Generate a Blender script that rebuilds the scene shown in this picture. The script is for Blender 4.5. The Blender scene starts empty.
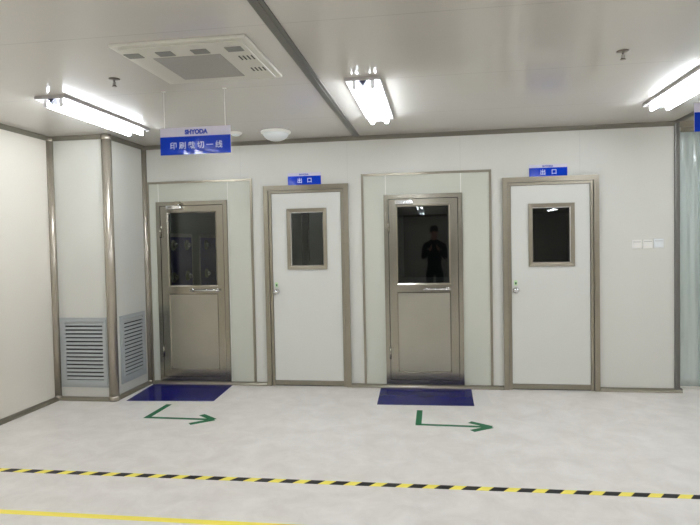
import bpy, bmesh, math, random
from mathutils import Vector, Matrix
random.seed(4)
S = bpy.context.scene
C = S.collection
PI = math.pi
H = 2.6

# ------------------------------------------------------------------ materials
def srgb(r, g, b):
    f = lambda v: (v/255/12.92) if v/255 <= .04045 else ((v/255+.055)/1.055)**2.4
    return (f(r), f(g), f(b), 1)

def new_mat(name):
    m = bpy.data.materials.new(name); m.use_nodes = True
    nt = m.node_tree
    return m, nt, nt.nodes['Principled BSDF']

def mat(name, col, rough=.5, metal=0., spec=.5, noise=0., nscale=20., bump=0., stretch=None, coat=0., rvar=0.):
    m, nt, b = new_mat(name)
    b.inputs['Base Color'].default_value = col
    b.inputs['Roughness'].default_value = rough
    b.inputs['Metallic'].default_value = metal
    b.inputs['Specular IOR Level'].default_value = spec
    b.inputs['Coat Weight'].default_value = coat
    if noise or bump or rvar:
        g = nt.nodes.new('ShaderNodeNewGeometry')
        mp = nt.nodes.new('ShaderNodeMapping')
        if stretch: mp.inputs['Scale'].default_value = stretch
        nt.links.new(g.outputs['Position'], mp.inputs['Vector'])
        n = nt.nodes.new('ShaderNodeTexNoise')
        n.inputs['Scale'].default_value = nscale; n.inputs['Detail'].default_value = 5
        nt.links.new(mp.outputs['Vector'], n.inputs['Vector'])
        if noise:
            mr = nt.nodes.new('ShaderNodeMapRange')
            mr.inputs['From Min'].default_value = .25; mr.inputs['From Max'].default_value = .75
            mr.inputs['To Min'].default_value = 1-noise; mr.inputs['To Max'].default_value = 1+noise
            nt.links.new(n.outputs['Fac'], mr.inputs['Value'])
            mx = nt.nodes.new('ShaderNodeVectorMath'); mx.operation = 'SCALE'
            mx.inputs[0].default_value = col[:3]
            nt.links.new(mr.outputs['Result'], mx.inputs['Scale'])
            nt.links.new(mx.outputs['Vector'], b.inputs['Base Color'])
        if rvar:
            mr2 = nt.nodes.new('ShaderNodeMapRange')
            mr2.inputs['From Min'].default_value = .3; mr2.inputs['From Max'].default_value = .7
            mr2.inputs['To Min'].default_value = max(.02, rough-rvar); mr2.inputs['To Max'].default_value = rough+rvar
            nt.links.new(n.outputs['Fac'], mr2.inputs['Value'])
            nt.links.new(mr2.outputs['Result'], b.inputs['Roughness'])
        if bump:
            bp = nt.nodes.new('ShaderNodeBump'); bp.inputs['Strength'].default_value = bump
            bp.inputs['Distance'].default_value = .002
            nt.links.new(n.outputs['Fac'], bp.inputs['Height'])
            nt.links.new(bp.outputs['Normal'], b.inputs['Normal'])
    return m

def panel_mat(name, col, rough, axis, origin, pitch, seam=.0035, seam_mul=.72, noise=.02, spec=.5, bump=.05):
    """sandwich-panel surface: plain colour with a fine joint every «pitch» metres"""
    m, nt, b = new_mat(name)
    b.inputs['Roughness'].default_value = rough
    b.inputs['Specular IOR Level'].default_value = spec
    N = nt.nodes.new; L = nt.links.new
    g = N('ShaderNodeNewGeometry'); sx = N('ShaderNodeSeparateXYZ'); L(g.outputs['Position'], sx.inputs[0])
    a = N('ShaderNodeMath'); a.operation = 'SUBTRACT'; L(sx.outputs[axis], a.inputs[0]); a.inputs[1].default_value = origin - 100*pitch - pitch/2
    w = N('ShaderNodeMath'); w.operation = 'MODULO'; L(a.outputs[0], w.inputs[0]); w.inputs[1].default_value = pitch
    d = N('ShaderNodeMath'); d.operation = 'SUBTRACT'; L(w.outputs[0], d.inputs[0]); d.inputs[1].default_value = pitch/2
    ab = N('ShaderNodeMath'); ab.operation = 'ABSOLUTE'; L(d.outputs[0], ab.inputs[0])
    lt = N('ShaderNodeMath'); lt.operation = 'LESS_THAN'; L(ab.outputs[0], lt.inputs[0]); lt.inputs[1].default_value = seam
    n = N('ShaderNodeTexNoise'); n.inputs['Scale'].default_value = 2.5; n.inputs['Detail'].default_value = 4
    L(g.outputs['Position'], n.inputs['Vector'])
    mr = N('ShaderNodeMapRange'); mr.inputs['To Min'].default_value = 1-noise*2; mr.inputs['To Max'].default_value = 1+noise*2
    L(n.outputs['Fac'], mr.inputs['Value'])
    s1 = N('ShaderNodeMath'); s1.operation = 'MULTIPLY'; L(lt.outputs[0], s1.inputs[0]); s1.inputs[1].default_value = 1-seam_mul
    s2 = N('ShaderNodeMath'); s2.operation = 'SUBTRACT'; L(mr.outputs['Result'], s2.inputs[0]); L(s1.outputs[0], s2.inputs[1])
    sc = N('ShaderNodeVectorMath'); sc.operation = 'SCALE'; sc.inputs[0].default_value = col[:3]; L(s2.outputs[0], sc.inputs['Scale'])
    L(sc.outputs['Vector'], b.inputs['Base Color'])
    if bump:
        n2 = N('ShaderNodeTexNoise'); n2.inputs['Scale'].default_value = 6; n2.inputs['Detail'].default_value = 2
        L(g.outputs['Position'], n2.inputs['Vector'])
        bp = N('ShaderNodeBump'); bp.inputs['Strength'].default_value = bump; bp.inputs['Distance'].default_value = .01
        L(n2.outputs['Fac'], bp.inputs['Height']); L(bp.outputs['Normal'], b.inputs['Normal'])
    return m

def floor_mat():
    m, nt, b = new_mat('marbled_vinyl')
    N = nt.nodes.new; L = nt.links.new
    g = N('ShaderNodeNewGeometry')
    n = N('ShaderNodeTexNoise'); n.inputs['Scale'].default_value = 5; n.inputs['Detail'].default_value = 9; n.inputs['Roughness'].default_value = .65
    n.inputs['Distortion'].default_value = .5
    L(g.outputs['Position'], n.inputs['Vector'])
    cr = N('ShaderNodeValToRGB')
    e = cr.color_ramp.elements
    e[0].position = .36; e[0].color = srgb(223, 217, 210)
    e[1].position = .64; e[1].color = srgb(236, 231, 225)
    L(n.outputs['Fac'], cr.inputs['Fac'])
    n2 = N('ShaderNodeTexNoise'); n2.inputs['Scale'].default_value = .8; n2.inputs['Detail'].default_value = 3
    L(g.outputs['Position'], n2.inputs['Vector'])
    mr = N('ShaderNodeMapRange'); mr.inputs['To Min'].default_value = .97; mr.inputs['To Max'].default_value = 1.03
    L(n2.outputs['Fac'], mr.inputs['Value'])
    sc = N('ShaderNodeVectorMath'); sc.operation = 'SCALE'; L(cr.outputs['Color'], sc.inputs[0]); L(mr.outputs['Result'], sc.inputs['Scale'])
    L(sc.outputs['Vector'], b.inputs['Base Color'])
    mr2 = N('ShaderNodeMapRange'); mr2.inputs['To Min'].default_value = .24; mr2.inputs['To Max'].default_value = .38
    L(n.outputs['Fac'], mr2.inputs['Value']); L(mr2.outputs['Result'], b.inputs['Roughness'])
    bp = N('ShaderNodeBump'); bp.inputs['Strength'].default_value = .12; bp.inputs['Distance'].default_value = .004
    n3 = N('ShaderNodeTexNoise'); n3.inputs['Scale'].default_value = 30; n3.inputs['Detail'].default_value = 3
    L(g.outputs['Position'], n3.inputs['Vector'])
    L(n3.outputs['Fac'], bp.inputs['Height']); L(bp.outputs['Normal'], b.inputs['Normal'])
    return m

def glass_mat(name, tint=(1, 1, 1, 1), ior=1.5, extra=0., rough=.0):
    m, nt, b = new_mat(name)
    N = nt.nodes.new; L = nt.links.new
    nt.nodes.remove(b); out = nt.nodes['Material Output']
    t = N('ShaderNodeBsdfTransparent'); t.inputs['Color'].default_value = tint
    gl = N('ShaderNodeBsdfGlossy'); gl.inputs['Roughness'].default_value = rough
    fr = N('ShaderNodeFresnel'); fr.inputs['IOR'].default_value = ior
    mx = N('ShaderNodeMixShader'); L(fr.outputs[0], mx.inputs[0]); L(t.outputs[0], mx.inputs[1]); L(gl.outputs[0], mx.inputs[2])
    last = mx
    if extra:
        df = N('ShaderNodeBsdfTranslucent'); df.inputs['Color'].default_value = (.80, .88, .87, 1)
        d2 = N('ShaderNodeBsdfDiffuse'); d2.inputs['Color'].default_value = (.78, .87, .86, 1)
        ad = N('ShaderNodeMixShader'); ad.inputs[0].default_value = .5; L(df.outputs[0], ad.inputs[1]); L(d2.outputs[0], ad.inputs[2])
        m2 = N('ShaderNodeMixShader'); m2.inputs[0].default_value = extra
        L(mx.outputs[0], m2.inputs[1]); L(ad.outputs[0], m2.inputs[2]); last = m2
    L(last.outputs[0], out.inputs['Surface'])
    return m

def emit_mat(name, col, strength):
    m, nt, b = new_mat(name)
    b.inputs['Base Color'].default_value = (.9, .9, .9, 1)
    b.inputs['Emission Color'].default_value = col
    b.inputs['Emission Strength'].default_value = strength
    return m

def hazard_mat():
    """yellow tape with slanted black blocks, by world position"""
    m, nt, b = new_mat('hazard_tape')
    N = nt.nodes.new; L = nt.links.new
    b.inputs['Roughness'].default_value = .45; b.inputs['Specular IOR Level'].default_value = .25
    g = N('ShaderNodeNewGeometry'); sx = N('ShaderNodeSeparateXYZ'); L(g.outputs['Position'], sx.inputs[0])
    k = N('ShaderNodeMath'); k.operation = 'MULTIPLY_ADD'; L(sx.outputs['Y'], k.inputs[0]); k.inputs[1].default_value = -.70; L(sx.outputs['X'], k.inputs[2])
    # centre of a block at x=-2.86, y=-2.435
    a = N('ShaderNodeMath'); a.operation = 'SUBTRACT'; L(k.outputs[0], a.inputs[0]); a.inputs[1].default_value = (-2.862 + .70*2.432) - 100*.1608 - .0804
    w = N('ShaderNodeMath'); w.operation = 'MODULO'; L(a.outputs[0], w.inputs[0]); w.inputs[1].default_value = .1608
    d = N('ShaderNodeMath'); d.operation = 'SUBTRACT'; L(w.outputs[0], d.inputs[0]); d.inputs[1].default_value = .0804
    ab = N('ShaderNodeMath'); ab.operation = 'ABSOLUTE'; L(d.outputs[0], ab.inputs[0])
    lt = N('ShaderNodeMath'); lt.operation = 'LESS_THAN'; L(ab.outputs[0], lt.inputs[0]); lt.inputs[1].default_value = .044
    mx = N('ShaderNodeMix'); mx.data_type = 'RGBA'
    mx.inputs['A'].default_value = srgb(255, 240, 105); mx.inputs['B'].default_value = srgb(12, 12, 14)
    L(lt.outputs[0], mx.inputs['Factor']); L(mx.outputs['Result'], b.inputs['Base Color'])
    return m

M = dict(
    wall=panel_mat('wall_panel', srgb(209, 208, 200), .38, 'X', -2.04, 1.15, noise=.012, seam_mul=.93),
    wall_side=panel_mat('wall_panel_side', srgb(217, 211, 199), .34, 'Y', -1.9, 1.15, seam=.003, seam_mul=.9, noise=.015),
    surround=mat('surround_panel', srgb(196, 197, 184), .4, noise=.015, nscale=4),
    ceil=panel_mat('ceiling_panel', srgb(201, 197, 190), .17, 'Y', -.95, 1.08, seam=.004, seam_mul=.86, noise=.015, bump=.04),
    floor=floor_mat(),
    trim=mat('champagne_aluminium', srgb(150, 143, 127), .30, metal=.75, noise=.04, nscale=8),
    trim_dark=mat('grey_trim', srgb(116, 112, 101), .35, metal=.4),
    post=mat('corner_post_aluminium', srgb(170, 162, 148), .26, metal=.6, noise=.03, nscale=8),
    base=mat('champagne_coving', srgb(142, 136, 121), .28, metal=.7, noise=.04, nscale=8),
    strip=mat('grey_aluminium_strip', srgb(112, 110, 104), .4, metal=.5),
    steel=mat('brushed_steel', srgb(160, 155, 142), .20, metal=1., noise=.03, nscale=5),
    steel_panel=mat('steel_kick_panel', srgb(172, 168, 154), .34, metal=.85, noise=.07, nscale=2.5),
    seam=mat('dark_gasket', srgb(58, 56, 50), .6),
    chrome=mat('chrome', srgb(225, 225, 225), .12, metal=1.),
    door=mat('door_white_steel', srgb(211, 211, 204), .4, noise=.008, nscale=3),
    glass=glass_mat('window_glass', (.86, .90, .88, 1)),
    white=mat('white_plastic', srgb(232, 230, 224), .35),
    cream=mat('cassette_cream', srgb(204, 202, 190), .4),
    filt=mat('filter_mesh_grey', srgb(158, 156, 149), .6, noise=.05, nscale=120),
    grille=mat('grille_grey', srgb(126, 127, 120), .55, noise=.12, nscale=200),
    dark=mat('dark_slot', srgb(38, 42, 40), .8),
    louvre=mat('louvre_grey', srgb(172, 176, 176), .45, metal=.1),
    black=mat('black_void', srgb(26, 26, 26), .8),
    blue=mat('sign_blue', srgb(2, 54, 186), .04, spec=.3),
    signwhite=mat('sign_white', srgb(214, 210, 226), .12),
    letter=mat('letter_white', srgb(214, 222, 244), .3),
    logo=mat('logo_blue', srgb(16, 54, 170), .3),
    matblue=mat('dust_mat_blue', srgb(20, 22, 92), .16, spec=.04, noise=.05, nscale=5),
    green=mat('green_tape', srgb(4, 98, 58), .45, spec=.25),
    yellow=mat('yellow_tape', srgb(255, 238, 92), .35),
    hazard=hazard_mat(),
    scuff=mat('pale_tape_patch', srgb(226, 222, 216), .3),
    tube=emit_mat('lit_tube', (.905, .965, 1.035, 1), 40),
    batten=mat('batten_white', srgb(240, 240, 242), .35),
    batten_edge=mat('batten_grey', srgb(188, 184, 184), .4),
    clip=mat('lamp_clip_slate', srgb(70, 74, 98), .5),
    opal=mat('opal_plastic', srgb(226, 230, 230), .3),
    brass=mat('sprinkler_metal', srgb(120, 112, 102), .4, metal=.6),
    pvc=glass_mat('strip_curtain_pvc', (.97, 1, .99, 1), 1.45, extra=.42, rough=.12),
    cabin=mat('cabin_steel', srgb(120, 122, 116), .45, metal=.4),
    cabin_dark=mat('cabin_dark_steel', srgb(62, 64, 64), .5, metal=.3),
    nozzle=mat('nozzle_panel_navy', srgb(26, 34, 110), .35),
    rooml=mat('inner_room_grey', srgb(150, 158, 152), .6),
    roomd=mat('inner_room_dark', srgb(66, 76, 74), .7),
    sticker=mat('sticker_green', srgb(190, 222, 170), .5),
    stickd=mat('sticker_dark_green', srgb(52, 92, 60), .5),
)

# ------------------------------------------------------------------ geometry
ORG = {}
class MB:
    """collects shapes given in world coordinates; build() links them as one mesh"""
    def __init__(s): s.bm = bmesh.new()
    def box(s, x0, x1, y0, y1, z0, z1, bev=0):
        t = bmesh.new()
        bmesh.ops.create_cube(t, size=1)
        for v in t.verts:
            v.co = Vector(((x0+x1)/2+v.co.x*(x1-x0), (y0+y1)/2+v.co.y*(y1-y0), (z0+z1)/2+v.co.z*(z1-z0)))
        if bev: bmesh.ops.bevel(t, geom=t.edges[:], offset=bev, segments=2, affect='EDGES', profile=.5)
        s._add(t); return s
    def _add(s, t):
        me = bpy.data.meshes.new('tmp'); t.to_mesh(me); t.free(); s.bm.from_mesh(me); bpy.data.meshes.remove(me)
    def tube(s, p, q, r, seg=20, r2=None, smooth=True):
        p, q = Vector(p), Vector(q); d = q-p
        t = bmesh.new()
        bmesh.ops.create_cone(t, cap_ends=True, segments=seg, radius1=r, radius2=r if r2 is None else r2, depth=d.length)
        mt = Matrix.Translation((p+q)/2) @ d.to_track_quat('Z', 'Y').to_matrix().to_4x4()
        bmesh.ops.transform(t, matrix=mt, verts=t.verts)
        for f in t.faces:
            if len(f.verts) == 4: f.smooth = smooth
        s._add(t); return s
    def ball(s, c, r, seg=20, sc=(1, 1, 1)):
        t = bmesh.new(); bmesh.ops.create_uvsphere(t, u_segments=seg, v_segments=seg//2, radius=r)
        for v in t.verts: v.co = Vector((v.co.x*sc[0]+c[0], v.co.y*sc[1]+c[1], v.co.z*sc[2]+c[2]))
        for f in t.faces: f.smooth = True
        s._add(t); return s
    def lathe(s, c, prof, seg=40, axis='Z'):
        t = bmesh.new(); rings = []
        for r, h in prof:
            ring = []
            for k in range(seg):
                a = 2*PI*k/seg
                if axis == 'Z': co = (c[0]+r*math.cos(a), c[1]+r*math.sin(a), c[2]+h)
                elif axis == 'Y': co = (c[0]+r*math.cos(a), c[1]+h, c[2]+r*math.sin(a))
                else: co = (c[0]+h, c[1]+r*math.cos(a), c[2]+r*math.sin(a))
                ring.append(t.verts.new(co))
            rings.append(ring)
        for a, b in zip(rings, rings[1:]):
            for k in range(seg):
                f = t.faces.new((a[k], a[(k+1) % seg], b[(k+1) % seg], b[k])); f.smooth = True
        for r in (rings[0], rings[-1]): t.faces.new(r)
        bmesh.ops.recalc_face_normals(t, faces=t.faces)
        s._add(t); return s
    def prism(s, poly, axis, a0, a1, smooth=False):
        """poly in the two other axes (order x,y / x,z / y,z), swept along axis a0..a1"""
        t = bmesh.new()
        def co(p, a):
            if axis == 'X': return (a, p[0], p[1])
            if axis == 'Y': return (p[0], a, p[1])
            return (p[0], p[1], a)
        A = [t.verts.new(co(p, a0)) for p in poly]; B = [t.verts.new(co(p, a1)) for p in poly]
        n = len(poly)
        for k in range(n):
            f = t.faces.new((A[k], A[(k+1) % n], B[(k+1) % n], B[k])); f.smooth = smooth
        t.faces.new(A); t.faces.new(B)
        bmesh.ops.recalc_face_normals(t, faces=t.faces)
        s._add(t); return s
    def holed(s, x0, x1, z0, z1, y0, y1, holes):
        xs = sorted({x0, x1, *[h[0] for h in holes], *[h[1] for h in holes]})
        zs = sorted({z0, z1, *[h[2] for h in holes], *[h[3] for h in holes]})
        t = bmesh.new(); V = {}
        def v(x, y, z):
            k = (x, y, z)
            if k not in V: V[k] = t.verts.new(k)
            return V[k]
        solid = lambda i, j: 0 <= i < len(xs)-1 and 0 <= j < len(zs)-1 and not any(
            h[0] <= (xs[i]+xs[i+1])/2 <= h[1] and h[2] <= (zs[j]+zs[j+1])/2 <= h[3] for h in holes)
        for i in range(len(xs)-1):
            for j in range(len(zs)-1):
                if not solid(i, j): continue
                a, b, c, d = xs[i], xs[i+1], zs[j], zs[j+1]
                for y in (y0, y1): t.faces.new((v(a, y, c), v(b, y, c), v(b, y, d), v(a, y, d)))
                if not solid(i-1, j): t.faces.new((v(a, y0, c), v(a, y1, c), v(a, y1, d), v(a, y0, d)))
                if not solid(i+1, j): t.faces.new((v(b, y0, c), v(b, y1, c), v(b, y1, d), v(b, y0, d)))
                if not solid(i, j-1): t.faces.new((v(a, y0, c), v(a, y1, c), v(b, y1, c), v(b, y0, c)))
                if not solid(i, j+1): t.faces.new((v(a, y0, d), v(a, y1, d), v(b, y1, d), v(b, y0, d)))
        bmesh.ops.recalc_face_normals(t, faces=t.faces)
        s._add(t); return s
    def mitre(s, x0, x1, z0, z1, w, y0, y1, step=0):
        """a picture-frame ring with mitred corners facing -Y; the inner edge may sit «step» deeper"""
        t = bmesh.new()
        o = [(x0, z0), (x1, z0), (x1, z1), (x0, z1)]
        i = [(x0+w, z0+w), (x1-w, z0+w), (x1-w, z1-w), (x0+w, z1-w)]
        OF = [t.verts.new((a, y0, b)) for a, b in o]; IF = [t.verts.new((a, y0+step, b)) for a, b in i]
        OB = [t.verts.new((a, y1, b)) for a, b in o]; IB = [t.verts.new((a, y1, b)) for a, b in i]
        for k in range(4):
            n = (k+1) % 4
            t.faces.new((OF[k], OF[n], IF[n], IF[k])); t.faces.new((OB[k], IB[k], IB[n], OB[n]))
            t.faces.new((OF[k], OB[k], OB[n], OF[n])); t.faces.new((IF[k], IF[n], IB[n], IB[k]))
        bmesh.ops.recalc_face_normals(t, faces=t.faces)
        s._add(t); return s
    def build(s, name, m, parent=None, origin=None):
        me = bpy.data.meshes.new(name)
        o = bpy.data.objects.new(name, me); C.objects.link(o)
        if parent is not None:
            org = ORG[parent.name]; o.parent = parent; ORG[o.name] = org
            off = org
        else:
            if origin is None:
                xs = [v.co.x for v in s.bm.verts]; ys = [v.co.y for v in s.bm.verts]; zs = [v.co.z for v in s.bm.verts]
                origin = Vector(((min(xs)+max(xs))/2, (min(ys)+max(ys))/2, min(zs)))
            off = Vector(origin); o.location = off; ORG[o.name] = off
        bmesh.ops.translate(s.bm, vec=-off, verts=s.bm.verts)
        s.bm.to_mesh(me); s.bm.free()
        me.materials.append(m)
        return o

def tag(o, label=None, cat=None, group=None, kind=None):
    if label: o['label'] = label
    if cat: o['category'] = cat
    if group: o['group'] = group
    if kind: o['kind'] = kind
    return o
def thing(name, loc, label, cat, group=None, kind=None):
    o = bpy.data.objects.new(name, None); C.objects.link(o); o.location = loc; o.empty_display_size = .05
    ORG[o.name] = Vector(loc)
    return tag(o, label, cat, group, kind)
def dup(root, delta, label=None, group=None):
    r = root.copy(); C.objects.link(r); r.location = root.location + Vector(delta)
    if label: r['label'] = label
    if group: r['group'] = group
    for ch in list(root.children):
        c = ch.copy(); C.objects.link(c); c.parent = r
        for g in list(ch.children):
            d = g.copy(); C.objects.link(d); d.parent = c
    return r
def struct(mb, name, m, label, cat):
    return tag(mb.build(name, m), label, cat, kind='structure')

def text_into(mb, body, x, y, z, size, offset=0., depth=.0006, sx=1., align='CENTER'):
    """adds lettering facing -Y, centred on x,z"""
    cu = bpy.data.curves.new('txt', 'FONT'); cu.body = body; cu.size = size; cu.extrude = depth/2; cu.offset = offset
    cu.align_x = align; cu.align_y = 'CENTER'
    ob = bpy.data.objects.new('txt', cu); C.objects.link(ob)
    dg = bpy.context.evaluated_depsgraph_get(); dg.update()
    me = bpy.data.meshes.new_from_object(ob.evaluated_get(dg))
    bpy.data.objects.remove(ob); bpy.data.curves.remove(cu)
    if len(me.vertices):
        xs = [v.co.x for v in me.vertices]; ys = [v.co.y for v in me.vertices]
        cx, cy = (min(xs)+max(xs))/2, (min(ys)+max(ys))/2
        for v in me.vertices:
            a, b, c = v.co
            v.co = (x+(a-cx)*sx, y-c, z+b-cy)
        mb.bm.from_mesh(me)
    bpy.data.meshes.remove(me)
    return mb

# ------------------------------------------------------------------ key dimensions
XL, XR = -3.7466, 6.6           # side walls
YB = -19.0                      # wall behind the camera
XC = -3.14                      # side of the boxed column
YC = -.714                      # front of the boxed column
XE = 2.30                       # right end of the partition
D1 = (-3.00, -2.196, .04, 1.988)
D2 = (-1.788, -.884, 0., 2.12)
D3 = (-.5175, .2745, .04, 1.988)
D4 = (.667, 1.581, 0., 2.12)

# ------------------------------------------------------------------ room shell
struct(MB().box(XL-.2, XR+.2, YB-.2, 3.3, -.1, 0), 'floor', M['floor'], 'pale grey marbled vinyl floor of the clean room', 'floor')
struct(MB().box(XL-.2, XR+.2, YB-.2, 3.3, H, H+.1), 'ceiling', M['ceil'], 'glossy beige grey panel ceiling over the whole room', 'ceiling')
struct(MB().box(XL-.1, XL, YB, .06, 0, H), 'wall_left', M['wall_side'], 'off white panel wall along the left side', 'wall')
struct(MB().box(XR, XR+.1, YB, 3.2, 0, H), 'wall_right', M['wall_side'], 'panel wall at the far right beyond the strip curtain', 'wall')
struct(MB().box(XL, XR, YB-.1, YB, 0, H), 'wall_front', M['wall'], 'panel wall at the end of the room behind the viewer', 'wall')
struct(MB().holed(XC, XE, 0, H, 0, .06, [(D1[0], D1[1], 0, D1[3]), (D2[0], D2[1], 0, D2[3]), (D3[0], D3[1], 0, D3[3]), (D4[0], D4[1], 0, D4[3])]),
       'wall_back', M['wall'], 'white panel partition wall holding the four doors', 'wall')
w = MB().box(XL, XC, YC, YC+.05, 0, H).box(XC-.05, XC, YC+.05, .06, 0, H)
struct(w, 'wall_column', M['wall'], 'boxed out white panel column in the left corner with two louvre grilles', 'wall')
# the partition goes on right of the strip curtain, and the passage behind it
struct(MB().holed(3.9, XR, 0, H, 0, .06, []), 'wall_back_right', M['wall'], 'panel wall right of the strip curtain', 'wall')
struct(MB().box(XE, XR, 3.0, 3.08, 0, H), 'wall_passage', M['wall'], 'pale wall at the end of the passage seen through the plastic strips', 'wall')
struct(MB().box(XE-.06, XE, .06, 3.0, 0, H), 'wall_passage_left', M['wall_side'], 'left wall of the passage behind the strip curtain', 'wall')
struct(MB().box(XE, 3.9, .0, .06, 2.545, H), 'trim_1', M['trim'], 'aluminium header above the plastic strip curtain', 'trim')

# ceiling perimeter trim and ceiling strips
def cove_top(seg_axis, wallpos, a0, a1, sgn):
    # small angle profile: 40 mm down the wall, 25 mm out under the ceiling
    poly = [(0, 0), (0, -.042), (.006, -.042), (.012, -.030), (.030, -.010), (.030, 0)]
    pts = [(wallpos+sgn*p, H+q) for p, q in poly]
    return pts
struct(MB().prism(cove_top('X', 0, 0, 0, -1), 'X', XC, XE), 'trim_2', M['trim_dark'], 'aluminium ceiling trim along the door wall', 'trim')
struct(MB().prism(cove_top('X', YC, 0, 0, -1), 'X', XL, XC), 'trim_3', M['trim_dark'], 'aluminium ceiling trim across the front of the column', 'trim')
struct(MB().prism(cove_top('Y', XC, 0, 0, 1), 'Y', YC, 0), 'trim_4', M['trim_dark'], 'aluminium ceiling trim on the side of the column', 'trim')
struct(MB().prism(cove_top('Y', XL, 0, 0, 1), 'Y', YB, YC), 'trim_5', M['trim_dark'], 'aluminium ceiling trim along the left wall', 'trim')
for n, x, lab in ((6, -.783, 'grey metal joint strip running along the ceiling above the middle of the room'),
                  (7, 2.30, 'grey metal joint strip on the ceiling at the right edge by the strip curtain')):
    m_ = MB().box(x-.034, x+.034, YB, -.03, H-.008, H).box(x-.012, x+.012, YB, -.03, H-.011, H-.008)
    struct(m_, 'trim_%d' % n, M['strip'], lab, 'trim')

# rounded base coving
def cove(wallpos, sgn):
    pts = [(wallpos, 0)]
    r = .036
    pts += [(wallpos+sgn*(.006+r*math.cos(a)), r*math.sin(a)) for a in [k*PI/2/7 for k in range(8)]]
    pts += [(wallpos, r)]
    return pts
nb = 0
def baseboard(axis, wallpos, sgn, a0, a1, side, label):
    struct(MB().prism(cove(wallpos, sgn), axis, a0, a1), 'baseboard_'+side, M['base'], label, 'baseboard')
baseboard('Y', XL, 1, YB, YC, 'left', 'dark aluminium base coving along the left wall')
baseboard('X', YC, -1, XL, XC, 'column_front', 'aluminium base coving under the front grille of the column')
baseboard('Y', XC, 1, YC, 0, 'column_side', 'aluminium base coving along the side of the column')
baseboard('X', 0, -1, XC+.05, D2[0]-.002, 'back_left', 'aluminium base coving under the leftmost steel door')
baseboard('X', 0, -1, D2[1]+.002, D4[0]-.002, 'back_middle', 'aluminium base coving under the second steel door')
baseboard('X', 0, -1, D4[1]+.002, XE+.03, 'back_right', 'aluminium base coving right of the last white door')
baseboard('X', 3.0, -1, XE, XR, 'passage', 'dark base line of the wall behind the strip curtain')

# corner posts
def post(x, y, r, n, label, cap=True):
    m_ = MB().tube((x, y, .0), (x, y, H), r, 28)
    if cap: m_.ball((x, y, .03), r*1.12, 20, (1, 1, .9)).ball((x, y, H-.035), r*1.06, 20, (1, 1, .9))
    struct(m_, 'trim_%d' % n, M['post'], label, 'corner post')
post(XL+.012, YC-.012, .036, 8, 'thin aluminium corner post where the left wall meets the column')
post(XC, YC, .048, 9, 'thick round aluminium corner post at the front of the column')
post(XC+.012, -.012, .030, 10, 'aluminium corner post between the column and the leftmost steel door')
m_ = MB().box(XE-.03, XE+.018, -.022, .062, 0, H, .012).box(XE-.03, XE+.035, -.032, .03, 0, .04, .006)
struct(m_, 'trim_11', M['strip'], 'aluminium end post of the partition beside the strip curtain', 'corner post')

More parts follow.
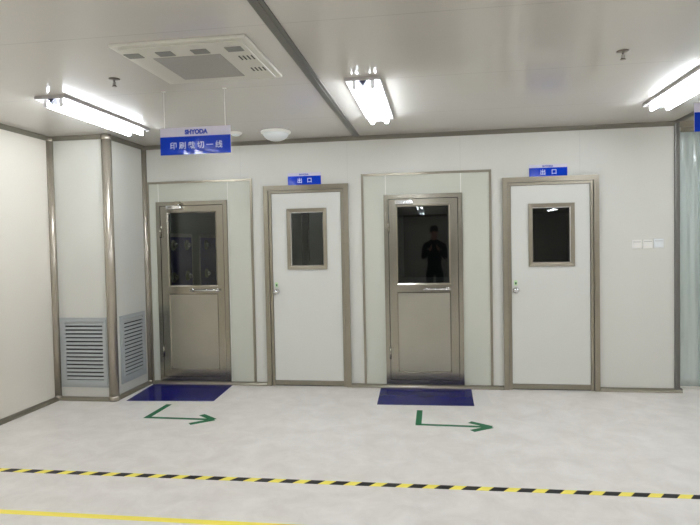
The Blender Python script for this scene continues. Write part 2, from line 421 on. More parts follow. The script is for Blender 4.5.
# ------------------------------------------------------------------ steel air shower doors
def steel_door(n, fr, panel, label, handle, closer, seams):
    x0, x1, z0, z1 = fr
    t = thing('door_%d' % n, ((x0+x1)/2, 0, 0), label, 'door', kind='structure')
    # greenish surround panels with a thin border and two joints
    px0, px1, pz1 = panel
    MB().holed(px0+.022, px1-.022, .036, pz1-.022, -.006, 0, [(x0, x1, 0, z1)]).build('surround_panel', M['surround'], t)
    b = MB().box(px0, px0+.024, -.014, 0, .036, pz1).box(px1-.024, px1, -.014, 0, .036, pz1).box(px0+.024, px1-.024, -.014, 0, pz1-.024, pz1)
    b.build('surround_trim', M['trim'], t)
    b = MB()
    for sx in seams: b.box(sx-.003, sx+.003, -.0075, -.006, .036 if not (x0 < sx < x1) else z1, pz1-.024)
    b.build('panel_joint', M['white'], t)
    # outer frame
    f = MB().mitre(x0, x1, z0, z1, .043, -.022, .06).build('door_frame', M['steel'], t)
    MB().mitre(x0+.043, x1-.043, z0+.043, z1-.043, .006, -.006, .05).build('gasket', M['seam'], f)
    # leaf
    a0, a1, b0, b1 = x0+.049, x1-.049, z0+.049, z1-.049
    sw = .078
    L_ = MB().holed(a0, a1, b0, b1, -.016, .026, [(a0+sw, a1-sw, 1.070, b1-sw+.012), (a0+sw, a1-sw, b0+sw, .986)])
    lf = L_.build('door_leaf', M['steel'], t)
    MB().mitre(a0+sw-.004, a1-sw+.004, 1.066, b1-sw+.016, .014, -.020, .026, .008).build('glazing_bead', M['steel'], lf)
    MB().box(a0+sw+.006, a1-sw-.006, .000, .006, 1.076, b1-sw+.006).build('glass_pane', M['glass'], lf)
    MB().box(a0+sw, a1-sw, -.004, .010, b0+sw, .986).build('kick_panel', M['steel_panel'], lf)
    MB().mitre(a0+sw-.003, a1-sw+.003, b0+sw-.003, .989, .010, -.018, .004, .010).build('kick_panel_bead', M['steel'], lf)
    h0, h1, hz = handle
    hb = MB().tube((h0, -.05, hz), (h1, -.05, hz), .0095, 16)
    for hx in (h0+.02, h1-.02): hb.tube((hx, -.016, hz), (hx, -.05, hz), .008, 14).lathe((hx, -.016, hz), [(.018, 0), (.018, -.006), (.010, -.009)], 18, 'Y')
    hb.ball((h0, -.05, hz), .0098, 12).ball((h1, -.05, hz), .0098, 12)
    tag(hb.build('handle', M['chrome'], lf), 'bright chrome bar handle')
    for k, hz_ in enumerate((.36, 1.66)):
        MB().tube((x0+.046, -.029, hz_-.06), (x0+.046, -.029, hz_+.06), .009, 14).box(x0+.046, x0+.075, -.020, -.015, hz_-.055, hz_+.055).build('hinge', M['steel'], t)
    c0, c1, cz = closer
    cb = MB().box(c0, c1, -.062, -.016, cz-.018, cz+.022, .006).tube((c1-.03, -.04, cz+.022), (c1-.03, -.04, cz+.036), .011, 14)
    cl = cb.build('door_closer', M['chrome'], t)
    ab = MB().box(c1-.036, c1+.012, -.050, -.030, cz+.034, cz+.041, .002)
    ab.tube((c1+.005, -.04, cz+.038), (c1-.045, -.026, cz+.062), .005, 10).box(c1-.075, c1-.02, -.034, -.020, cz+.055, cz+.068, .002)
    ab.build('closer_arm', M['steel'], cl)
    # dark sill under the frame
    MB().box(x0, x1, .0, .06, 0, z0).build('sill', M['base'], t)
    return t
steel_door(1, D1, (-3.105, -1.915, 2.208), 'leftmost steel framed glazed air shower door, blue nozzles seen inside', (-2.62, -2.30, 1.027), (-2.868, -2.70, 1.922), (-2.974, -2.187))
steel_door(3, D3, (-.748, .562, 2.210), 'steel framed glazed air shower door between the two white doors, dark inside', (-.12, .142, 1.018), (-.40, -.215, 1.905), (-.497, .262))

# cabins behind the two steel doors
def cabin(side, x0, x1, y1, m, label):
    struct(MB().box(x0-.03, x0, .06, y1, 0, 2.2), 'wall_cabin_%s_side' % side, m, 'left inner wall, ' + label, 'air shower wall')
    w = MB().box(x1, x1+.03, .06, y1, 0, 2.2).box(x0, x1+.03, y1, y1+.03, 0, 2.2).box(x0, x1+.03, .06, y1+.03, 2.2, 2.23)
    struct(w, 'wall_cabin_%s' % side, m, label, 'air shower wall')
cabin('left', -3.05, -2.12, 2.1, M['cabin'], 'grey inside of the air shower behind the leftmost steel door')
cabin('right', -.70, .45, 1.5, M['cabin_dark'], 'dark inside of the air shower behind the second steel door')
lt = thing('cabin_fill_light', (-2.6, 1.0, 2.2), 'unseen fill light added to brighten the left air shower', 'lamp')  # unseen light added to brighten the cabin interior
MB().box(-2.70, -2.50, .9, 1.1, 2.18, 2.2).build('housing', M['white'], lt)
MB().box(-2.69, -2.51, .91, 1.09, 2.174, 2.18).build('diffuser', emit_mat('cabin_fill_emitter', (.9, .95, 1, 1), 5.), lt)
def nozzle_panel(y0, y1, label, ys):
    t = thing('nozzle_panel', (-3.05, (y0+y1)/2, .45), label, 'air shower panel', 'navy nozzle panels inside the left air shower')
    MB().box(-3.0485, -3.046, y0-.045, y1+.045, .40, 1.66).build('border', M['filt'], t)
    MB().box(-3.046, -3.040, y0, y1, .45, 1.615).build('panel', M['nozzle'], t)
    for y in ys:
        for z in (.76, 1.14, 1.52):
            nz = MB().lathe((-3.04, y, z), [(.062, 0), (.058, .012), (.040, .016), (.036, .004)], 24, 'X').build('nozzle_ring', M['cabin'], t)
            MB().ball((-3.016, y, z), .033, 18).tube((-3.01, y, z), (-2.99, y, z), .013, 14).build('nozzle', M['chrome'], nz)
nozzle_panel(.33, .98, 'navy panel with chrome air nozzles nearer the glass of the leftmost steel door', (.46, .84))
nozzle_panel(1.27, 1.95, 'navy panel with chrome air nozzles further back inside the leftmost steel door', (1.44, 1.84))
# inner exit door of the right cabin
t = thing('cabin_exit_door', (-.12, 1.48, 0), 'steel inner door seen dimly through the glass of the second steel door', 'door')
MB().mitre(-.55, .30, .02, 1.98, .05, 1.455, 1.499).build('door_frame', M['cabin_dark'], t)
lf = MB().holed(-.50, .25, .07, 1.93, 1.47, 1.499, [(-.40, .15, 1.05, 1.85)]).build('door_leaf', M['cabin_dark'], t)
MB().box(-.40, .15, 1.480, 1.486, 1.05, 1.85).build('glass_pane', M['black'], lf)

# ------------------------------------------------------------------ white doors
def white_door(n, fr, win, knob, label):
    x0, x1, z0, z1 = fr
    t = thing('door_%d' % n, ((x0+x1)/2, 0, 0), label, 'door', kind='structure')
    f = MB()
    # outer band and a stepped inner band, both open at the bottom
    def ring(a, w, y0, y1, z00=0):
        f.prism([(x0+a, z00), (x0+a+w, z00), (x0+a+w, z1-a-w), (x1-a-w, z1-a-w), (x1-a-w, z00), (x1-a, z00), (x1-a, z1-a), (x0+a, z1-a)], 'Y', y0, y1)
    ring(0, .050, -.034, .06)
    ring(.054, .026, -.020, .06)
    fo = f.build('door_frame', M['trim'], t)
    f = MB(); ring(.050, .004, -.010, .05); f.build('groove', M['seam'], fo)
    f = MB(); ring(.080, .004, -.004, .05); f.build('gasket', M['seam'], fo)
    a0, a1, b1 = x0+.084, x1-.084, z1-.084
    MB().box(x0+.054, x1-.054, -.012, .06, .008, .056, .003).build('sill', M['base'], t)
    MB().box(x0+.05, x1-.05, -.004, .06, 0, .008).build('sill_gap', M['black'], t)
    wx0, wx1, wz0, wz1 = win
    lf = MB().holed(a0, a1, .06, b1, -.010, .035, [(wx0+.038, wx1-.038, wz0+.038, wz1-.038)]).build('door_leaf', M['door'], t)
    MB().mitre(wx0, wx1, wz0, wz1, .038, -.024, -.010, .004).build('window_frame', M['trim'], lf)
    MB().mitre(wx0+.038, wx1-.038, wz0+.038, wz1-.038, .007, -.012, .03, .006).build('glazing_gasket', M['chrome'], lf)
    MB().box(wx0+.045, wx1-.045, .006, .011, wz0+.045, wz1-.045).build('glass_pane', M['glass'], lf)
    kx, kz = knob
    k = MB().lathe((kx, -.010, kz), [(.030, 0), (.030, -.006), (.014, -.010), (.012, -.030), (.022, -.036), (.028, -.050), (.026, -.064), (.014, -.070)], 28, 'Y')
    k.tube((kx, -.07, kz), (kx, -.078, kz), .010, 16)
    tag(k.build('door_knob', M['chrome'], t), 'round chrome knob')
    s_ = MB().box(kx-.016, kx+.014, -.0115, -.010, kz+.048, kz+.098)
    so = tag(s_.build('sticker', M['sticker'], t), 'small pale green sticker above the knob')
    MB().box(kx-.008, kx+.008, -.0125, -.0115, kz+.058, kz+.080).build('sticker_mark', M['stickd'], so)
white_door(2, D2, (-1.541, -1.115, 1.236, 1.875), (-1.668, 1.004), 'white hinged door with small window, right of the leftmost steel door')
white_door(4, D4, (.916, 1.354, 1.233, 1.856), (.790, 1.000), 'rightmost white hinged door with small dark window')

# spaces behind the white doors
w = MB().box(-2.08, -2.02, .06, 1.5, 0, 2.5).box(-.80, -.74, .06, 1.5, 0, 2.5).box(-2.08, -.74, 1.5, 1.56, 0, 2.5).box(-2.08, -.74, .06, 1.56, 2.5, 2.55)
struct(w, 'wall_vestibule_left', M['rooml'], 'grey inner walls seen through the window of the left white door', 'wall')
for i, (xa, xb) in enumerate(((-2.0, -1.94), (-1.72, -1.63))):
    o_ = tag(MB().box(xa, xb, 1.40, 1.50, 0, 2.5, .01).build('wall_post', M['roomd']),
             ['dark upright strip at the left edge of the left white door window', 'dark upright strip in the middle of the left white door window'][i], 'post')
lt = thing('vestibule_fill_light', (-1.3, .75, 2.5), 'unseen fill light added to light the room behind the left white door', 'lamp')  # unseen light added so the room behind the window looks dimly lit
MB().box(-1.45, -1.15, .6, .9, 2.48, 2.5).build('housing', M['white'], lt)
MB().box(-1.43, -1.17, .62, .88, 2.472, 2.48).build('diffuser', emit_mat('vestibule_fill_emitter', (.9, 1, .95, 1), 1.6), lt)
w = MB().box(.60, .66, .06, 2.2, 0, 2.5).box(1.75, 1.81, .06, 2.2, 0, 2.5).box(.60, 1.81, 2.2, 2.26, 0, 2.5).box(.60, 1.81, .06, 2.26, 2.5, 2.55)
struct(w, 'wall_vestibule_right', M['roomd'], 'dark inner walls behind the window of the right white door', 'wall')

# ------------------------------------------------------------------ louvre grilles on the column
def grille(label, side):
    if side == 'front':
        ax0, ax1, z0, z1 = -3.694, -3.176, .130, .820
    else:
        ax0, ax1, z0, z1 = -.582, -.084, .128, .814
    # built facing -Y in local terms; side version maps (x -> y, y -> x)
    def bx(mb, a0, a1, d0, d1, zz0, zz1, bev=0):
        if side == 'front': mb.box(a0, a1, YC-d1, YC-d0, zz0, zz1, bev)
        else: mb.box(XC+d0, XC+d1, a0, a1, zz0, zz1, bev)
        return mb
    loc = ((ax0+ax1)/2, YC, z0) if side == 'front' else (XC, (ax0+ax1)/2, z0)
    t = thing('louvre_grille', loc, label, 'vent grille', 'louvre grilles on the column')
    w1, w2 = .022, .060
    f = MB()
    bx(f, ax0, ax1, 0, .010, z0, z0+w1); bx(f, ax0, ax1, 0, .010, z1-w1, z1)
    bx(f, ax0, ax0+w1, 0, .010, z0+w1, z1-w1); bx(f, ax1-w1, ax1, 0, .010, z0+w1, z1-w1)
    bx(f, ax0+w1, ax1-w1, 0, .018, z0+w1, z0+w2+.012, .003); bx(f, ax0+w1, ax1-w1, 0, .018, z1-w2+.012, z1-w1, .003)
    bx(f, ax0+w1, ax0+w2, 0, .018, z0+w2+.012, z1-w2+.012, .003); bx(f, ax1-w2, ax1-w1, 0, .018, z0+w2+.012, z1-w2+.012, .003)
    f.build('frame', M['louvre'], t)
    bx(MB(), ax0+w2, ax1-w2, .0005, .003, z0+w2, z1-w2).build('backing', M['dark'], t)
    n = 15
    za, zb = z0+w2+.012, z1-w2+.012
    p = (zb-za)/n
    for k in range(n):
        zc = za + (k+.5)*p
        prof = [(.004, zc+p*.36), (.010, zc+p*.30), (.017, zc-p*.18), (.017, zc-p*.26), (.013, zc-p*.26), (.004, zc+p*.20)]
        m_ = MB()
        if side == 'front': m_.prism([(YC-a, b) for a, b in prof], 'X', ax0+w2, ax1-w2)
        else: m_.prism([(XC+a, b) for a, b in prof], 'Y', ax0+w2, ax1-w2)
        m_.build('slat', M['louvre'], t)
grille('grey louvre grille low on the front of the column, left of the thick post', 'front')
grille('grey louvre grille low on the side of the column, facing the steel door', 'side')

# ------------------------------------------------------------------ fluorescent battens
def batten(x, y0, y1, label):
    t = thing('fluorescent_light', (x, (y0+y1)/2, H), label, 'ceiling light', 'twin tube ceiling lights')
    pw = .113
    p = MB().box(x-pw, x+pw, y0, y1, H-.010, H, .003)
    p.build('mounting_plate', M['batten'], t)
    e = MB().box(x-pw-.004, x-pw, y0-.004, y1+.004, H-.022, H-.001).box(x+pw, x+pw+.004, y0-.004, y1+.004, H-.022, H-.001)
    e.box(x-pw, x+pw, y0-.004, y0, H-.022, H-.001).box(x-pw, x+pw, y1, y1+.004, H-.022, H-.001)
    e.build('plate_rim', M['batten_edge'], t)
    for s in (-1, 1):
        tx = x+s*.062
        MB().tube((tx, y0+.055, H-.046), (tx, y1-.055, H-.046), .021, 20).build('tube', M['tube'], t)
        for yy in (y0+.035, y1-.050):
            MB().box(tx-.014, tx+.014, yy, yy+.016, H-.070, H-.010, .003).build('tube_socket', M['batten'], t)
    MB().prism([(x-.040, H-.010), (x+.040, H-.010), (x+.030, H-.052), (x-.030, H-.052)], 'Y', y0+.06, y1-.06).build('bloom_fill_ridge', M['batten'], t)  # white ridge added between the tubes to imitate their bloom
    for yy in (y0+.012, y1-.024):
        MB().prism([(x-.032, H-.012), (x+.032, H-.012), (x, H-.050)], 'Y', yy, yy+.012).build('end_clip', M['clip'], t)
    return t
PY0, PY1 = -2.10, -.85
b0 = batten(-.462, PY0, PY1, 'lit twin tube ceiling light right of the grey ceiling strip, above the middle door')
dup(b0, (-2.724+.462, -.02, 0), 'lit twin tube ceiling light at the left, above the column')
dup(b0, (1.829+.462, .02, 0), 'lit twin tube ceiling light at the right edge of the picture')
dup(b0, (4.12+.462, 0, 0), 'lit twin tube ceiling light beyond the right edge, past the strip curtain')
for r in range(1, 5):
    for cx in (-2.724, -.462, 1.829, 4.12):
        dup(b0, (cx+.462, -3.45*r, 0), 'lit twin tube ceiling light behind the viewer, seen only as a reflection')
# one light in the passage behind the curtain
dup(b0, (3.85+.462, 2.9, 0), 'lit twin tube ceiling light in the passage behind the strip curtain')
dup(b0, (5.7+.462, 2.9, 0), 'unseen twin tube light added to brighten the passage, further right behind the partition')  # second passage light, added out of view to brighten passage and curtain

# ------------------------------------------------------------------ ceiling cassette
t = thing('air_conditioner_cassette', (-1.362, -2.638, H), 'cream square air conditioner cassette set in the ceiling above the hanging sign', 'air conditioner')
fx0, fx1, fy0, fy1 = -1.735, -.964, -3.012, -2.264
MB().box(fx0, fx1, fy0, fy1, H-.018, H, .005).build('frame', M['cream'], t)
MB().box(fx0+.035, fx1-.035, fy0+.03, fy1-.03, H-.026, H-.018, .004).build('face_panel', M['cream'], t)
MB().box(-1.578, -1.178, -2.812, -2.382, H-.029, H-.026, .001).build('intake_filter', M['filt'], t)
for gx in (-1.660, -1.472, -1.268, -1.072):
    MB().box(gx-.046, gx+.046, -2.910, -2.838, H-.030, H-.026, .001).build('outlet_grille', M['grille'], t)
for gy in (-2.72, -2.50):
    for k in range(4):
        gx = -1.088+k*.024
        MB().box(gx-.004, gx+.004, gy-.035, gy+.035, H-.0275, H-.026).build('vent_slot', M['dark'], t)

# sprinklers
def sprinkler(x, y, label):
    t = thing('sprinkler', (x, y, H), label, 'sprinkler', 'ceiling sprinklers')
    MB().lathe((x, y, H), [(.036, 0), (.036, -.003), (.026, -.006), (.010, -.008)], 28).build('escutcheon', M['brass'], t)
    m_ = MB().tube((x, y, H-.010), (x, y, H-.018), .006, 14)
    m_.tube((x-.008, y, H-.022), (x-.010, y, H-.044), .0014, 8).tube((x+.008, y, H-.022), (x+.010, y, H-.044), .0014, 8)
    m_.tube((x, y, H-.018), (x, y, H-.046), .0022, 8).tube((x-.011, y, H-.044), (x+.011, y, H-.044), .003, 8)
    m_.build('body', M['brass'], t)
    MB().lathe((x, y, H-.050), [(.016, 0), (.016, .002), (.004, .004)], 20).build('deflector', M['brass'], t)
sprinkler(-2.055, -2.405, 'small metal sprinkler head on the ceiling left of the air conditioner cassette')
sprinkler(1.112, -2.302, 'small metal sprinkler head on the ceiling toward the right')

# round dome lamp and flat disc
t = thing('dome_lamp', (-1.512, -.47, H), 'unlit white round dome lamp on the ceiling right of the hanging sign', 'lamp')
MB().lathe((-1.512, -.47, H), [(.142, 0), (.147, -.008), (.143, -.020), (.134, -.024)], 48).build('base_ring', M['white'], t)
MB().lathe((-1.512, -.47, H-.020), [(.126, 0), (.122, -.018), (.108, -.040), (.084, -.058), (.052, -.070), (.018, -.075), (.002, -.0755)], 48).build('diffuser', M['opal'], t)
t = thing('smoke_detector', (-1.905, -.50, H), 'flat white round smoke detector on the ceiling partly behind the hanging sign', 'smoke detector')
MB().lathe((-1.905, -.50, H), [(.062, 0), (.062, -.010), (.052, -.020)], 36).build('base', M['white'], t)
MB().lathe((-1.905, -.50, H-.020), [(.040, 0), (.038, -.010), (.020, -.015)], 30).build('cover', M['opal'], t)

# ------------------------------------------------------------------ signs
def hanging_sign(x0, x1, z0, z1, y, split, label, words, rods):
    t = thing('hanging_sign', ((x0+x1)/2, y, z0), label, 'sign', 'signs hanging on thin rods')
    MB().box(x0, x1, y, y+.006, z0, z1, .001).build('board', M['signwhite'], t)
    tag(MB().box(x0, x1, y-.0015, y, z0, split).build('blue_face', M['blue'], t), 'blue face carrying the white characters')
    for rx in rods:
        r_ = MB().tube((rx, y+.003, z1-.004), (rx, y+.003, H), .0028, 8).box(rx-.012, rx+.012, y-.005, y+.011, H-.004, H)
        r_.build('rod', M['white'], t)
    if not words: return
    lg = MB(); text_into(lg, 'SHYODA', (x0+x1)/2+.010, y-.0018, (split+z1)/2-.002, .042, .0028, sx=.98)
    lg.build('logo', M['logo'], t)
    lt_ = MB()
    for k_, ch_ in enumerate(words):
        text_into(lt_, ch_, (x0+x1)/2+.006+(k_-2.5)*.0675, y-.0022, (z0+split)/2, .054, .0007)
    lt_.build('lettering', M['letter'], t)
hanging_sign(-1.924, -1.402, 2.149, 2.340, -2.05, 2.276, 'blue and white hanging sign with a line of white characters, in front of the column', '印刷裁切一线', (-1.890, -1.440))
hanging_sign(1.607, 2.127, 2.150, 2.330, -2.05, 2.270, 'blue and white hanging sign cut off by the right edge of the picture', '', (1.64, 2.09))
def exit_sign(x0, x1, z0, z1, split, label):
    t = thing('exit_sign', ((x0+x1)/2, 0, z0), label, 'sign', 'small blue signs above the white doors')
    MB().box(x0, x1, -.006, 0, z0, z1, .001).build('board', M['signwhite'], t)
    MB().box(x0, x1, -.0075, -.006, z0, split).build('blue_face', M['blue'], t)
    w = x1-x0
    lg = MB(); text_into(lg, 'SHYODA', x0+w*.49, -.0078, (split+z1)/2-.002, .024, .0010, sx=1.05); lg.build('logo', M['logo'], t)
    lt_ = MB()
    text_into(lt_, '出', x0+w*.36, -.0080, (z0+split)/2, .056, .0008); lt_.build('character', M['letter'], t); lt_ = MB()
    text_into(lt_, '口', x0+w*.655, -.0080, (z0+split)/2, .056, .0008)
    lt_.build('character', M['letter'], t)
exit_sign(-1.522, -1.168, 2.121, 2.250, 2.214, 'small blue exit sign above the left white door')
exit_sign(.929, 1.291, 2.121, 2.240, 2.207, 'small blue exit sign above the right white door')

# ------------------------------------------------------------------ wall switches
for i, (x0, zc, lab, mm) in enumerate(((1.888, 1.437, 'white wall switch, leftmost of the three in a row', 'white'),
                                       (1.987, 1.438, 'white wall switch in the middle of the row of three', 'white'),
                                       (2.085, 1.443, 'greyish wall switch nearest the corner post, right of the other two', 'opal'))):
    t = thing('wall_switch', (x0+.044, 0, zc-.044), lab, 'wall switch', 'wall switches')
    MB().box(x0, x0+.088, -.009, 0, zc-.044, zc+.044, .003).build('plate', M[mm], t)
    MB().box(x0+.008, x0+.080, -.013, -.009, zc-.036, zc+.018, .002).build('rocker', M[mm], t)
    MB().box(x0+.008, x0+.080, -.0105, -.009, zc+.020, zc+.024).build('label_line', M['filt'], t)

# ------------------------------------------------------------------ floor markings
def flat(name, polys, m, label, cat, h=.0012, group=None):
    mb = MB()
    for p in polys: mb.prism(p, 'Z', 0, h)
    return tag(mb.build(name, m), label, cat, group)
flat('dust_mat', [[(-3.07, -.055), (-2.178, -.040), (-2.142, -.655), (-3.015, -.715)]], M['matblue'], 'shiny dark blue sticky mat in front of the leftmost steel door', 'mat', .003, 'blue sticky mats')
flat('dust_mat', [[(-.576, -.045), (.340, -.045), (.330, -.640), (-.556, -.655)]], M['matblue'], 'shiny dark blue sticky mat in front of the second steel door', 'mat', .003, 'blue sticky mats')
flat('pale_patch', [[(.352, -.10), (.47, -.10), (.50, -.62), (.345, -.63)]], M['scuff'], 'pale tape patch on the floor right of the second blue mat', 'floor patch', .0008)
def arrow(p_top, p_cor, p_tip, barb1, barb2, w, wv, label):
    polys = []
    def bar(a, b, ww, h0=0):
        a, b = Vector(a), Vector(b); d = (b-a).normalized(); n = Vector((-d.y, d.x))*ww/2
        polys.append([tuple(a-n), tuple(b-n), tuple(b+n), tuple(a+n)])
    mb = MB()
    bar(p_top, p_cor, wv); bar((p_cor[0]-wv*.45, p_cor[1]), (p_tip[0]-.05, p_tip[1]), w); bar(barb1, p_tip, w*1.25); bar(barb2, p_tip, w*1.25)
    for k, p in enumerate(polys): mb.prism(p, 'Z', 0, .0010+.0003*k)
    return tag(mb.build('floor_arrow', M['green']), label, 'floor arrow', 'green tape arrows')
arrow((-2.530, -.800), (-2.535, -1.215), (-1.915, -1.228), (-2.075, -1.100), (-2.075, -1.365), .042, .055, 'bent green tape arrow on the floor in front of the left blue mat')
arrow((-.158, -.810), (-.158, -1.215), (.425, -1.235), (.262, -1.120), (.268, -1.345), .042, .050, 'bent green tape arrow on the floor in front of the middle blue mat')
flat('hazard_tape', [[(XL+.05, -2.478), (XR-.3, -2.418), (XR-.3, -2.364), (XL+.05, -2.424)]], M['hazard'], 'yellow and black striped hazard tape running across the floor', 'floor tape')
flat('yellow_tape', [[(XL+.05, -3.042), (XR-.3, -3.005), (XR-.3, -2.965), (XL+.05, -2.995)]], M['yellow'], 'plain yellow tape across the floor at the bottom left', 'floor tape')

# ------------------------------------------------------------------ strip curtain and what lies behind
t = thing('strip_curtain', (3.1, .03, 0), 'clear bluish plastic strip curtain hanging right of the partition end', 'strip curtain')
MB().box(2.335, 3.88, .012, .022, 2.50, 2.545).build('hanging_rail', M['steel'], t)
k = 0; x = 2.335
while x < 3.72:
    def strip_mesh(x, yy):
        tb = bmesh.new(); n = 14; rows = []
        for i in range(25):
            z = .05+(2.53-.05)*i/24; row = []
            for j in range(n+1):
                u = j/n
                cup = .014*math.sin(PI*u)+.0050*math.sin(z*4+k*2.1)*u + .0030*math.sin(u*19+k*3+z*1.5) + .0008*math.sin(z*17+k+u*5)
                row.append(tb.verts.new((x+.20*u, yy-cup, z)))
            rows.append(row)
        for a, b in zip(rows, rows[1:]):
            for j in range(n):
                f = tb.faces.new((a[j], a[j+1], b[j+1], b[j])); f.smooth = True
        return tb
    m_ = MB(); m_._add(strip_mesh(x, .030 if k % 2 else .046)); so = m_.build('plastic_strip', M['pvc'], t)
    sm = so.modifiers.new('thickness', 'SOLIDIFY'); sm.thickness = .002
    x += .165; k += 1
t = thing('wall_notice', (3.74, 3.0, 1.18), 'grey framed notice on the far wall seen through the plastic strips', 'notice')
MB().box(3.60, 3.90, 2.985, 3.0, 1.18, 1.82).build('frame', M['filt'], t)
MB().box(3.62, 3.88, 2.982, 2.985, 1.20, 1.80).build('sheet', M['white'], t)
struct(MB().box(XE, XR, 2.97, 3.0, .69, .72), 'trim_12', M['seam'], 'dark rail across the wall seen through the plastic strips', 'trim')


# ------------------------------------------------------------------ the person taking the picture (seen mirrored in the dark glass)
def skinned(name, pts, edges, radii, m, parent, sub=2):
    me = bpy.data.meshes.new(name); off = ORG[parent.name]
    me.from_pydata([tuple(Vector(p)-off) for p in pts], edges, [])
    o = bpy.data.objects.new(name, me); C.objects.link(o)
    sk = o.modifiers.new('skin', 'SKIN'); me.skin_vertices.new() if not me.skin_vertices else None
    for i, rr in enumerate(radii):
        me.skin_vertices[0].data[i].radius = rr if isinstance(rr, tuple) else (rr, rr)
    me.skin_vertices[0].data[0].use_root = True
    ss = o.modifiers.new('sub', 'SUBSURF'); ss.levels = sub; ss.render_levels = sub
    dg = bpy.context.evaluated_depsgraph_get(); dg.update()
    nm = bpy.data.meshes.new_from_object(o.evaluated_get(dg)); nm.name = name
    o.modifiers.clear(); o.data = nm; nm.materials.clear(); nm.materials.append(m)
    for p in nm.polygons: p.use_smooth = True
    o.parent = parent; ORG[o.name] = off
    return o
PX, PY = -.02, -6.42
skin_m = mat('skin', srgb(196, 152, 128), .5); cloth = mat('dark_jacket', srgb(26, 28, 34), .8); trou = mat('dark_trousers', srgb(20, 20, 24), .8)
hair_m = mat('dark_hair', srgb(16, 14, 14), .6); shoe_m = mat('dark_shoes', srgb(24, 24, 24), .5)
pt_ = thing('person', (PX, PY, 0), 'person in dark clothes holding up a phone, mirrored in the dark door glass', 'person')
P = lambda x, y, z: (PX+x, PY+y, z)
pts = [P(0, 0, .96), P(0, 0, 1.12), P(0, .01, 1.32), P(0, 0, 1.46), P(0, .01, 1.56), P(0, .03, 1.64), P(0, .03, 1.78)]
rad = [(.09, .065), (.115, .08), (.13, .085), (.08, .06), (.052, .055), (.070, .092), (.068, .086)]
edg = [(i, i+1) for i in range(6)]
for s in (-1, 1):
    n = len(pts)
    pts += [P(s*.19, 0, 1.43), P(s*.235, .06, 1.16), P(s*.075, .30, 1.36), P(s*.055, .345, 1.42)]
    rad += [.040, .032, .028, (.030, .018)]
    edg += [(3, n), (n, n+1), (n+1, n+2), (n+2, n+3)]
    n = len(pts)
    pts += [P(s*.10, 0, .88), P(s*.115, .01, .50), P(s*.12, -.02, .10), P(s*.125, .10, .045)]
    rad += [.060, .050, .040, (.040, .035)]
    edg += [(0, n), (n, n+1), (n+1, n+2), (n+2, n+3)]
skinned('body', pts, edg, rad, skin_m, pt_)
skinned('jacket', [P(0, 0, .80), P(0, 0, 1.08), P(0, .01, 1.32), P(0, 0, 1.47), P(0, .01, 1.57)] + [q for s in (-1, 1) for q in (P(s*.19, 0, 1.43), P(s*.235, .06, 1.16), P(s*.09, .275, 1.34))],
        [(0, 1), (1, 2), (2, 3), (3, 4), (3, 5), (5, 6), (6, 7), (3, 8), (8, 9), (9, 10)],
        [(.165, .115), (.155, .108), (.168, .116), (.12, .09), (.066, .070), .068, .054, .040, .068, .054, .040], cloth, pt_)
skinned('trousers', [P(0, 0, .93)] + [q for s in (-1, 1) for q in (P(s*.10, 0, .86), P(s*.115, .01, .50), P(s*.12, -.02, .02))],
        [(0, 1), (1, 2), (2, 3), (0, 4), (4, 5), (5, 6)], [(.105, .09), .095, .076, .066, .098, .076, .066], trou, pt_)
for s in (-1, 1):
    MB().ball(P(s*.125, .05, .045), .05, 18, (.95, 2.5, .9)).build('shoe', shoe_m, pt_)
hd = MB().ball(P(0, .000, 1.760), .094, 24, (.96, 1.14, 1.0)).build('hair', hair_m, pt_)
fc = MB().ball(P(-.028, .100, 1.700), .010, 12, (1.3, .5, .6)).ball(P(.028, .100, 1.700), .010, 12, (1.3, .5, .6)).build('eyes', hair_m, pt_)
MB().prism([(PY+.095, 1.700), (PY+.130, 1.662), (PY+.095, 1.655)], 'X', PX-.011, PX+.011).build('nose', skin_m, pt_)
MB().ball(P(0, .100, 1.628), .02, 14, (1.1, .5, .3)).build('mouth', mat('lips', srgb(160, 96, 90), .5), pt_)
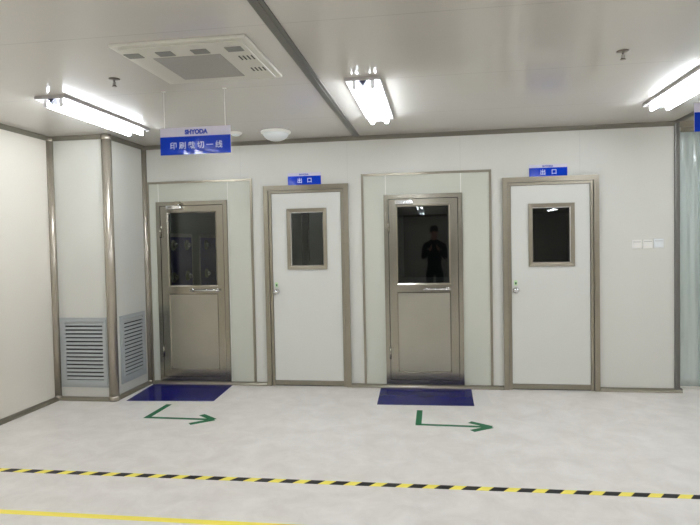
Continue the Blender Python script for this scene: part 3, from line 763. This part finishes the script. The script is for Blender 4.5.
for s in (-1, 1):
    MB().ball(P(s*.078, .02, 1.695), .026, 14, (.35, .7, 1.1)).build('ear', skin_m, pt_)
    # four fingers behind the phone and a thumb on its near side
    for k, ln in enumerate((.072, .080, .075, .060)):
        z = 1.455-k*.021
        a = P(s*.062, .35, z-.02); b = P(s*(.075-.005), .385, z); c = P(s*(.070-ln*.45), .408, z+.004)
        skinned('finger', [a, b, c], [(0, 1), (1, 2)], [.010, .009, .0075], skin_m, pt_, 1)
    skinned('thumb', [P(s*.055, .345, 1.43), P(s*.062, .362, 1.47), P(s*.045, .370, 1.492)], [(0, 1), (1, 2)], [.013, .011, .009], skin_m, pt_, 1)
ph = thing('phone', (PX, PY+.385, 1.455), 'dark phone held up by the person mirrored in the glass', 'phone')
MB().box(PX-.072, PX+.072, PY+.380, PY+.388, 1.425, 1.500, .003).build('case', M['black'], ph)
MB().box(PX-.066, PX+.066, PY+.3790, PY+.3800, 1.430, 1.495).build('screen', M['cabin_dark'], ph)

# ------------------------------------------------------------------ camera and view
cam = bpy.data.cameras.new('camera'); co = bpy.data.objects.new('camera', cam); C.objects.link(co)
f_px, yw, pt, rl, D, ch = 578.7744, -.1467, -.0322, -.0196, 5.9551, 1.4947
cam.sensor_fit = 'HORIZONTAL'; cam.sensor_width = 36; cam.lens = f_px/700*36; cam.clip_start = .05; cam.clip_end = 100
fw = Vector((math.sin(yw)*math.cos(pt), math.cos(yw)*math.cos(pt), math.sin(pt)))
rt = Vector((math.cos(yw), -math.sin(yw), 0)); up = rt.cross(fw)
r2 = rt*math.cos(rl)+up*math.sin(rl); u2 = -rt*math.sin(rl)+up*math.cos(rl)
R = Matrix((r2, u2, -fw)).transposed().to_4x4()
co.matrix_world = Matrix.Translation((0, -D, ch)) @ R
S.camera = co

wd = bpy.data.worlds.new('world'); S.world = wd; wd.use_nodes = True
wd.node_tree.nodes['Background'].inputs['Color'].default_value = (.5, .5, .5, 1)
wd.node_tree.nodes['Background'].inputs['Strength'].default_value = .02
S.view_settings.view_transform = 'Standard'; S.view_settings.look = 'None'
S.view_settings.gamma = 1; S.view_settings.use_curve_mapping = False
S.view_settings.exposure = 0.0
S.cycles.max_bounces = 10; S.cycles.diffuse_bounces = 6; S.cycles.transparent_max_bounces = 16
S.cycles.use_denoising = True
S.cycles.sample_clamp_indirect = 8
S.cycles.caustics_reflective = False; S.cycles.caustics_refractive = False
